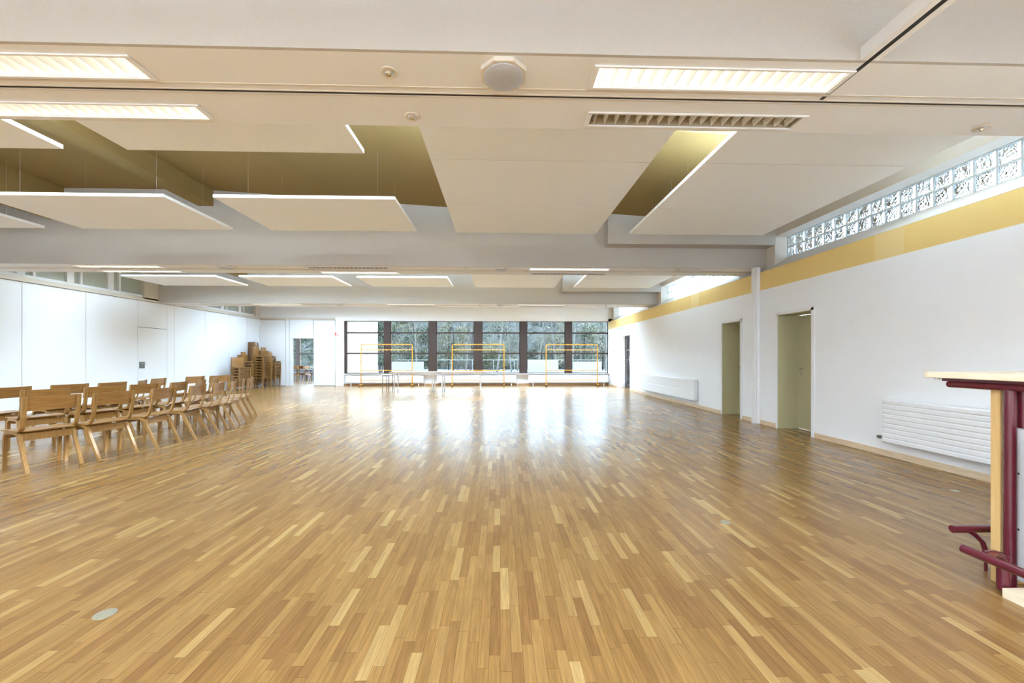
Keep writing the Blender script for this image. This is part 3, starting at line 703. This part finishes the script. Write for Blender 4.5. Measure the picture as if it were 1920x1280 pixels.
# ------------------------------------------------------------ stacking chairs
def arc(cy, cz, r, a0, a1, n=5): return [(cy+r*math.cos(math.radians(a0+(a1-a0)*i/n)), cz+r*math.sin(math.radians(a0+(a1-a0)*i/n))) for i in range(n+1)]
def make_chair():
    d = empty('stacking_chair')
    # seat: dished sheet
    mb = MB(); nx, ny = 6, 8; vs = []
    for s in (0, -.011):
        for j in range(ny+1):
            v = j/ny; y = -.175+.40*v
            for i in range(nx+1):
                u = i/nx*2-1; z = .452-.012*(1-u*u)*math.sin(math.pi*min(1, v*1.1))-.025*max(0, v-.8)**1.3*5+s
                vs.append((u*.205, y, z))
    fs = []; st = nx+1; K = st*(ny+1)
    for j in range(ny):
        for i in range(nx):
            q = j*st+i; fs.append((q, q+1, q+st+1, q+st)); fs.append((K+q, K+q+st, K+q+st+1, K+q+1))
    for j in range(ny):
        for i in (0, nx): q = j*st+i; fs.append((q, q+st, K+q+st, K+q))
    for i in range(nx):
        for j in (0, ny): q = j*st+i; fs.append((q, q+1, K+q+1, K+q))
    mb.add(vs, fs).build('seat', 'chair', d, smooth=True)
    # backrest: board curved across
    mb = MB(); vs = []; n = 8
    for yo in (0, .011):
        for z, yy in ((.665, -.210), (.74, -.222), (.82, -.237)):
            for i in range(n+1):
                u = i/n*2-1; vs.append((u*.232, yy+.026*u*u-.008+yo, z))
    fs = []; st = n+1; K = st*3
    for j in range(2):
        for i in range(n):
            q = j*st+i; fs.append((q, q+1, q+st+1, q+st)); fs.append((K+q, K+q+st, K+q+st+1, K+q+1))
    for i in range(n):
        for j in (0, 2): q = j*st+i; fs.append((q, q+1, K+q+1, K+q))
    for j in range(2):
        for i in (0, n): q = j*st+i; fs.append((q, q+st, K+q+st, K+q))
    mb.add(vs, fs).build('backrest', 'chair', d, smooth=True)
    for s in (-1, 1):
        x0, x1 = (.196, .236) if s > 0 else (-.236, -.196)
        MB().ribbon([(-.232, .822), (-.214, .66), (-.190, .54)]+arc(-.105, .525, .080, 178, 262, 6)+[(-.02, .444), (.10, .444), (.205, .440)], x0, x1, .016).build('side_frame', 'chairleg', d, smooth=True, bevel=.002)
        x0, x1 = (.200, .232) if s > 0 else (-.232, -.200)
        MB().ribbon([(-.285, 0), (-.13, .345)]+arc(-.06, .345, .075, 155, 95, 4)+[(.0, .421)], x0, x1, [.024, .034, .034, .034, .032, .03, .028, .026]).build('leg', 'chairleg', d, smooth=True, bevel=.002)
        MB().ribbon([(.0, .421), (.09, .421)]+arc(.10, .345, .075, 85, 15, 4)+[(.175, .30), (.19, 0)], x0, x1, [.026, .028, .03, .032, .034, .034, .034, .034, .024]).build('leg', 'chairleg', d, smooth=True, bevel=.002)
    MB().box(-.2, .2, -.125, -.107, .335, .415).build('rear_rail', 'chairleg', d, bevel=.003)
    MB().box(-.2, .2, .14, .158, .355, .415).build('front_rail', 'chairleg', d, bevel=.003)
    return d
proto = make_chair(); first = [True]
def chair(X, Y, rz, label, group, z=0):
    o = proto if first[0] else copy_tree(proto); first[0] = False
    o.location = (X, Y, z); o.rotation_euler = (0, 0, rz); tag(o, label, 'chair', group)
    return o
def c2w(xc, yc): return Vector((xc*CH+yc*SH, -xc*SH+yc*CH))
ORD = ['nearest', 'second', 'third', 'fourth', 'fifth', 'sixth', 'seventh', 'eighth', 'ninth', 'tenth']
def row_of(feet, gname, off=.0):
    """feet: rear-right foot positions (camera frame); chairs face left"""
    P = [c2w(*p) for p in feet]
    for i, p in enumerate(P):
        t = (P[min(i+1, len(P)-1)]-P[max(i-1, 0)]).normalized()      # along the backs, away from viewer
        # facing = left of t ; local +Y -> facing ; local +X -> t  (right-hand side when seated looking left is +Y world)
        face = Vector((-t.y, t.x)); rz = math.atan2(-face.x, face.y)
        rz += random.uniform(-.05, .05)+(.2 if i > 2 else .04)
        c = p-t*.216+face*.28
        chair(c.x, c.y, rz, ('%s chair from the viewer in the %s' % (ORD[i], gname)) if i else ('nearest chair in the %s' % gname), gname)
# aisle row
row_of([(-5.30, 4.10), (-5.06, 4.70), (-4.90, 5.22), (-4.87, 5.86), (-4.87, 6.45), (-4.93, 6.96), (-5.02, 7.42), (-5.20, 7.92), (-5.46, 8.45), (-5.68, 8.92)],
       'curved row of wooden chairs along the open floor')
row_of([(-6.20, 5.62), (-5.98, 6.18), (-5.88, 6.72), (-5.80, 7.22), (-5.85, 7.74), (-6.05, 8.25), (-6.35, 8.72)],
       'middle row of wooden chairs')
row_of([(-7.15, 5.95), (-7.0, 6.62), (-6.85, 7.14), (-6.95, 7.72), (-7.25, 8.45), (-7.1, 9.25), (-6.85, 9.7)],
       'back row of wooden chairs towards the left wall')
# stacks in the far corner
def stack(X, Y, rz, n, nm, dz=.108, dy=.006):
    f = Vector((-math.sin(rz), math.cos(rz)))
    for k in range(n):
        q = n-1-k
        dz_ = dz
        lab = 'wooden chair %s in the %s' % ('topmost' if q == 0 else (ORD[q] if q < 10 else '%dth' % (q+1))+' from the top' if k else 'at the bottom', nm)
        chair(X+f.x*dy*k, Y+f.y*dy*k, rz, lab, 'stacked chairs in the far left corner', z=k*dz)
def sx(px, yc): v = c2w((px-960)*yc/F, yc); return v.x, v.y
R = math.radians
for (px, yc, rz, n, nm) in ((488, 16.5, R(-84), 9, 'frontmost tall stack, centre of the group'), (502, 17.0, R(-78), 9, 'tall stack, second from the right'),
                            (513.5, 17.45, R(-88), 7, 'rightmost stack'), (470, 16.9, R(-30), 11, 'tallest stack, back left'), (484, 17.45, R(-60), 11, 'tallest stack, back right'),
                            (466, 15.9, R(-74), 7, 'stack left of the centre'), (452, 15.3, R(-110), 5, 'low stack at the front left'),
                            (444, 16.3, R(-100), 6, 'stack against the left wall')):
    X, Y = sx(px, yc); stack(max(X, XL+.3), min(Y, YE-.33), rz, n, nm)
# chairs and table in the room beyond
for (px, yc, rz, lab) in ((556, 20.6, R(0), 'wooden chair at the left in the doorway view'), (566, 20.9, R(20), 'wooden chair in the middle of the doorway view'), (582, 20.7, R(-30), 'wooden chair at the right in the doorway view')):
    X, Y = sx(px, yc); chair(X, Y, rz, lab, 'chairs seen through the doorway')
X, Y = sx(572, 21.9); d = empty('dining_table', (X, Y, 0)); tag(d, 'light table behind the chairs in the doorway view', 'table')
MB().box(-.6, .6, -.3, .3, .71, .74).build('tabletop', 'tabletop', d)
for sx_ in (-1, 1):
    for q in (-1, 1): MB().tube([(sx_*.54, q*.25, 0), (sx_*.54, q*.25, .71)], .02, 8).build('leg', 'grey', d)

# ------------------------------------------------------------ bar counter at the right edge
bc = empty('bar_counter', (2.75, 2.1, 0)); L = bc.location
tag(bc, 'tall bar counter with pale plywood top, burgundy tubes and foot rails at the right edge', 'bar counter')
TX, TY = 2.68, 2.484; rr = .05
pts = [(TX, .5), (TX, TY-rr)]+[(TX+rr-rr*math.cos(t), TY-rr+rr*math.sin(t)) for t in (math.pi/6, math.pi/3)]+[(TX+rr, TY), (3.5, TY), (3.5, .5)]
MB().prism(pts, 'Z', 1.125, 1.16).build('counter_top', 'ply', bc, loc=L, bevel=.004)
MB().box(2.735, 2.78, .7, 2.40, 1.105, 1.125).build('support_bar', 'burg', bc, loc=L)
MB().tube([(2.735, 2.36, 1.088), (2.735, .7, 1.088)], .019, 16).build('support_tube', 'burg', bc, loc=L, smooth=True)
MB().lathe([(.016, -.012), (.018, .0)], (2.74, 2.43, 1.125), 14).build('bolt', 'alu', bc, loc=L)
MB().box(2.757, 3.4, 2.127, 2.171, 0, 1.105).build('end_panel', 'oak', bc, loc=L, bevel=.002)
MB().tube([(2.745, 2.075, .02), (2.745, 2.075, 1.10)], .025, 24).build('post', 'burg', bc, loc=L, smooth=True)
MB().tube([(2.668, 2.045, .02), (2.668, 2.045, .20)], .026, 24).build('short_post', 'burg', bc, loc=L, smooth=True)
MB().tube([(2.80, 2.055, .873), (2.80, 2.055, 1.10)], .026, 24).build('upper_sleeve', 'burg', bc, loc=L, smooth=True)
o = ray(1806, 1028, X=2.47)
MB().tube([(2.47, o.y, .231), (2.47, .5, .231)], .022, 20).build('foot_rail', 'burg', bc, loc=L, smooth=True)
MB().tube([(2.675, 2.29, .235), (3.4, 2.29, .235)], .022, 20).build('foot_rail', 'burg', bc, loc=L, smooth=True)
MB().tube([(2.49, 1.985, .238), (2.56, 2.00, .235), (2.62, 2.02, .215), (2.655, 2.035, .18), (2.668, 2.045, .12)], .017, 10).build('bracket', 'burg', bc, loc=L, smooth=True)
MB().tube([(2.76, 2.285, .23), (2.80, 2.28, .205), (2.835, 2.27, .165), (2.845, 2.262, .11)], .013, 10).build('bracket', 'burg', bc, loc=L, smooth=True)
MB().tube([(2.845, 2.262, 0), (2.845, 2.262, .14)], .008, 8).build('stay_rod', 'burg', bc, loc=L)
MB().box(2.79, 2.83, .6, 2.115, .05, 1.10).build('white_front', 'white', bc, loc=L)
MB().box(2.70, 2.785, .6, 1.98, .05, .88).build('wood_front', 'oak', bc, loc=L)
mb = MB(); mb.box(2.765, 2.79, 2.07, 2.08, .62, .63); mb.box(2.765, 2.79, 2.07, 2.08, .32, .33); mb.build('spacer', 'rubber', bc, loc=L)
MB().box(2.615, 2.9, .6, 2.01, 0, .05).build('plinth', 'ply', bc, loc=L, bevel=.003)

# ------------------------------------------------------------ small things
for (px, py, r, lab) in ((197, 1151, .045, 'round brass floor cap in the lower left'), (1360, 979, .035, 'small round floor cap right of centre'),
                    (1790, 920, .035, 'small floor cap near the right wall radiator'), (1197, 861, .03, 'small floor cap in the middle distance')):
    p = ray(px, py, Z=0); d = empty('floor_cap', (p.x, p.y, 0)); tag(d, lab, 'floor cap', 'brass caps set in the parquet')
    MB().lathe([(r, 0), (r, .002), (r*.97, .0025)], n=28).build('rim', 'disc', d); MB().lathe([(r*.9, .0026), (r*.88, .003)], n=28).build('lid', 'disc', d)
# floor line (track end) on the left and fire sign
p0 = ray(460, 849, Z=0); p1 = ray(545, 850, Z=0)
struct('trim_20', MB().box(p0.x, p1.x, p0.y-.006, p0.y+.006, 0, .0015), 'seam', 'short dark joint across the parquet right of the chairs', 'floor joint')
p = ray(632, 626, Y=YE)
d = empty('fire_sign', (p.x, YE-.03, p.z)); tag(d, 'tiny red and white pictogram sign left of the end windows', 'sign')
MB().box(-.11, .11, -.006, .006, -.10, .10).build('plate', 'white', d)
MB().box(-.085, -.03, -.009, -.006, -.07, .07).build('pictogram', 'red', d); MB().box(.0, .085, -.009, -.006, -.07, -.035).build('pictogram', 'red', d)
MB().box(.0, .02, -.009, -.006, -.07, .07).build('pictogram', 'red', d)
p = ray(1166, 615, X=XR)
d = empty('exit_sign', (XR-.012, p.y, p.z)); tag(d, 'small pale sign with faint green print above the exit door recess', 'sign')
MB().box(-.01, .01, -.2, .2, -.06, .06).build('plate', 'white', d); MB().box(-.0125, -.01, -.16, -.06, -.035, .035).build('pictogram', 'green', d)
MB().box(-.0125, -.01, .0, .16, -.02, .02).build('pictogram', 'green', d)
for (px, py, lab) in ((1161, 698, 'tiny white socket beside the exit door'),):
    pass

# ------------------------------------------------------------ outside: paving, bank, trees
struct('ground', MB().box(-40, 60, YE+.25, 48, -.3, -.12), 'ground', 'pale frosty paving outside the end windows', 'ground')
nx, ny = 240, 60; vs = []; fs = []
for j in range(ny+1):
    for i in range(nx+1):
        x = -50+120*i/nx; y = 46+22*j/ny
        vs.append((x, y+random.uniform(-.25, .25), -.3+11*(j/ny)**.8+random.uniform(-.5, .5)*(j > 0)))
for j in range(ny):
    for i in range(nx): q = j*(nx+1)+i; fs.append((q, q+1, q+nx+2, q+nx+1))
hb = MB().add(vs, fs).build('wooded_bank', 'hill', smooth=False); tag(hb, 'steep bank of undergrowth rising behind the trees outside', 'bank', None, 'structure')
p = ray(733, 690, Y=33)
lw = MB().box(ray(733, 690, Y=33).x, ray(793, 690, Y=33).x, 33, 33.3, -.2, ray(793, 678, Y=33).z).build('garden_wall', 'render'); tag(lw, 'low white garden wall seen through the second window', 'garden wall')
lw = MB().box(ray(990, 690, Y=33).x, ray(1047, 690, Y=33).x, 33, 33.3, -.2, ray(1047, 675, Y=33).z).build('garden_wall', 'render'); tag(lw, 'low white garden wall seen through the second window from the right', 'garden wall')
lw = MB().box(ray(1075, 690, Y=33).x, ray(1128, 690, Y=33).x, 33, 33.3, -.2, ray(1128, 678, Y=33).z).build('garden_wall', 'render'); tag(lw, 'low white garden wall seen through the rightmost window', 'garden wall')
fn_ = empty('metal_fence', (0, 36, 0)); tag(fn_, 'thin dark metal fence outside behind the end windows', 'fence')
MB().tube([(-12, 0, 1.02), (9, 0, 1.02)], .03, 6).build('rail', 'grey', fn_)
for k in range(12): MB().tube([(-12+k*1.9, 0, -.2), (-12+k*1.9, 0, 1.02)], .03, 6).build('post', 'grey', fn_)

def bare_tree(X, Y, h, mt, lab, seed):
    rnd = random.Random(seed); d = empty('bare_tree', (X, Y, -.2)); tag(d, lab, 'tree', 'slender bare trees outside the end windows')
    mb = MB(); lean = rnd.uniform(-.12, .12)
    tr = [(lean*z+rnd.uniform(-.05, .05), 0, z) for z in [h*i/7 for i in range(8)]]
    mb.tube(tr, rnd.uniform(.06, .13), 6, r2=.02).build('trunk', mt, d)
    mb = MB()
    for k in range(34):
        z = rnd.uniform(.15, .97)*h; an = rnd.uniform(0, 6.28); ln = rnd.uniform(.6, 2.2)*(1.1-z/h*.5)
        a = Vector((lean*z, 0, z)); dr = Vector((math.cos(an), math.sin(an), rnd.uniform(.4, 1.4))).normalized()
        mid = a+dr*ln*.5+Vector((0, 0, .08)); e = a+dr*ln+Vector((rnd.uniform(-.2, .2), 0, .25*ln))
        mb.tube([a, mid, e], .022, 4, r2=.006)
        for q in range(3):
            s = a.lerp(e, rnd.uniform(.4, .9)); t = s+Vector((rnd.uniform(-.5, .5), rnd.uniform(-.5, .5), rnd.uniform(.1, .7)))
            mb.tube([s, t], .010, 3, r2=.005)
    mb.build('branches', mt, d)
def leafy(X, Y, h, w_, mt, lab, seed, n=4200, nm='leafy_tree', z0=.0):
    rnd = random.Random(seed); d = empty(nm, (X, Y, -.2)); tag(d, lab, 'tree', 'leafy trees and bushes outside the end windows')
    MB().tube([(0, 0, 0), (.05, 0, h*.4), (0, 0, h*.8)], .09, 6, r2=.03).build('trunk', 'bark2', d)
    blobs = [(rnd.uniform(-w_, w_)*.7, rnd.uniform(-.7, .7), z0+rnd.uniform(.1, .9)*(h-z0), rnd.uniform(.25, .5)*w_) for _ in range(14)]
    mb = MB()
    for k in range(n):
        bx, by, bz, br = blobs[rnd.randrange(14)]
        v = Vector((rnd.gauss(0, 1), rnd.gauss(0, 1), rnd.gauss(0, 1))).normalized()*br*rnd.uniform(.5, 1.05)
        c = Vector((bx, by, bz))+v
        if c.z < .05: continue
        a = Vector((rnd.gauss(0, 1), rnd.gauss(0, 1), rnd.gauss(0, 1))).normalized(); b = a.orthogonal().normalized(); s = rnd.uniform(.05, .12)
        mb.add([c-a*s, c+b*s*.5, c+a*s, c-b*s*.5], [(0, 1, 2, 3)])
    mb.build('foliage', mt, d)
rnd = random.Random(3)
for k in range(38):
    X = -15+28.5*k/37+rnd.uniform(-.35, .35); Y = rnd.uniform(37, 45)
    bare_tree(X, Y, rnd.uniform(7, 10), 'bark' if rnd.random() < .7 else 'bark2', 'slender bare tree with upright twigs outside the end windows', 100+k)
for k, (px, Y, h, w_, mt, lab) in enumerate((
    (712, 36, 6.5, 1.4, 'leaf', 'dark evergreen beside the white side wall outside'),
    (765, 42, 6.5, 2.0, 'leaf2', 'pale bush tree behind the second window'),
    (790, 40, 5.0, 1.6, 'leaf', 'dark green tree behind the second window'),
    (850, 44, 6.0, 2.4, 'leaf2', 'pale dry-leaved tree behind the third window'),
    (935, 44, 6.0, 2.4, 'leaf', 'green tree behind the fourth window'),
    (925, 41, 3.0, 2.0, 'leaf2', 'low pale bush behind the fourth window'),
    (1015, 43, 3.2, 1.5, 'leaf', 'low green bush behind the second window from the right'),
    (1040, 45, 6.5, 2.2, 'leaf2', 'pale tree behind the second window from the right'),
    (1095, 41, 6.5, 2.4, 'leaf', 'broad green tree behind the rightmost window'),
    (1130, 43, 5.0, 2.2, 'leaf2', 'pale bush at the right behind the rightmost window'),
    (560, 40, 6.5, 2.6, 'leaf', 'green tree seen through the doorway window'))):
    p = ray(px, 670, Y=Y); leafy(p.x, Y, h, w_, mt, lab, 50+k)
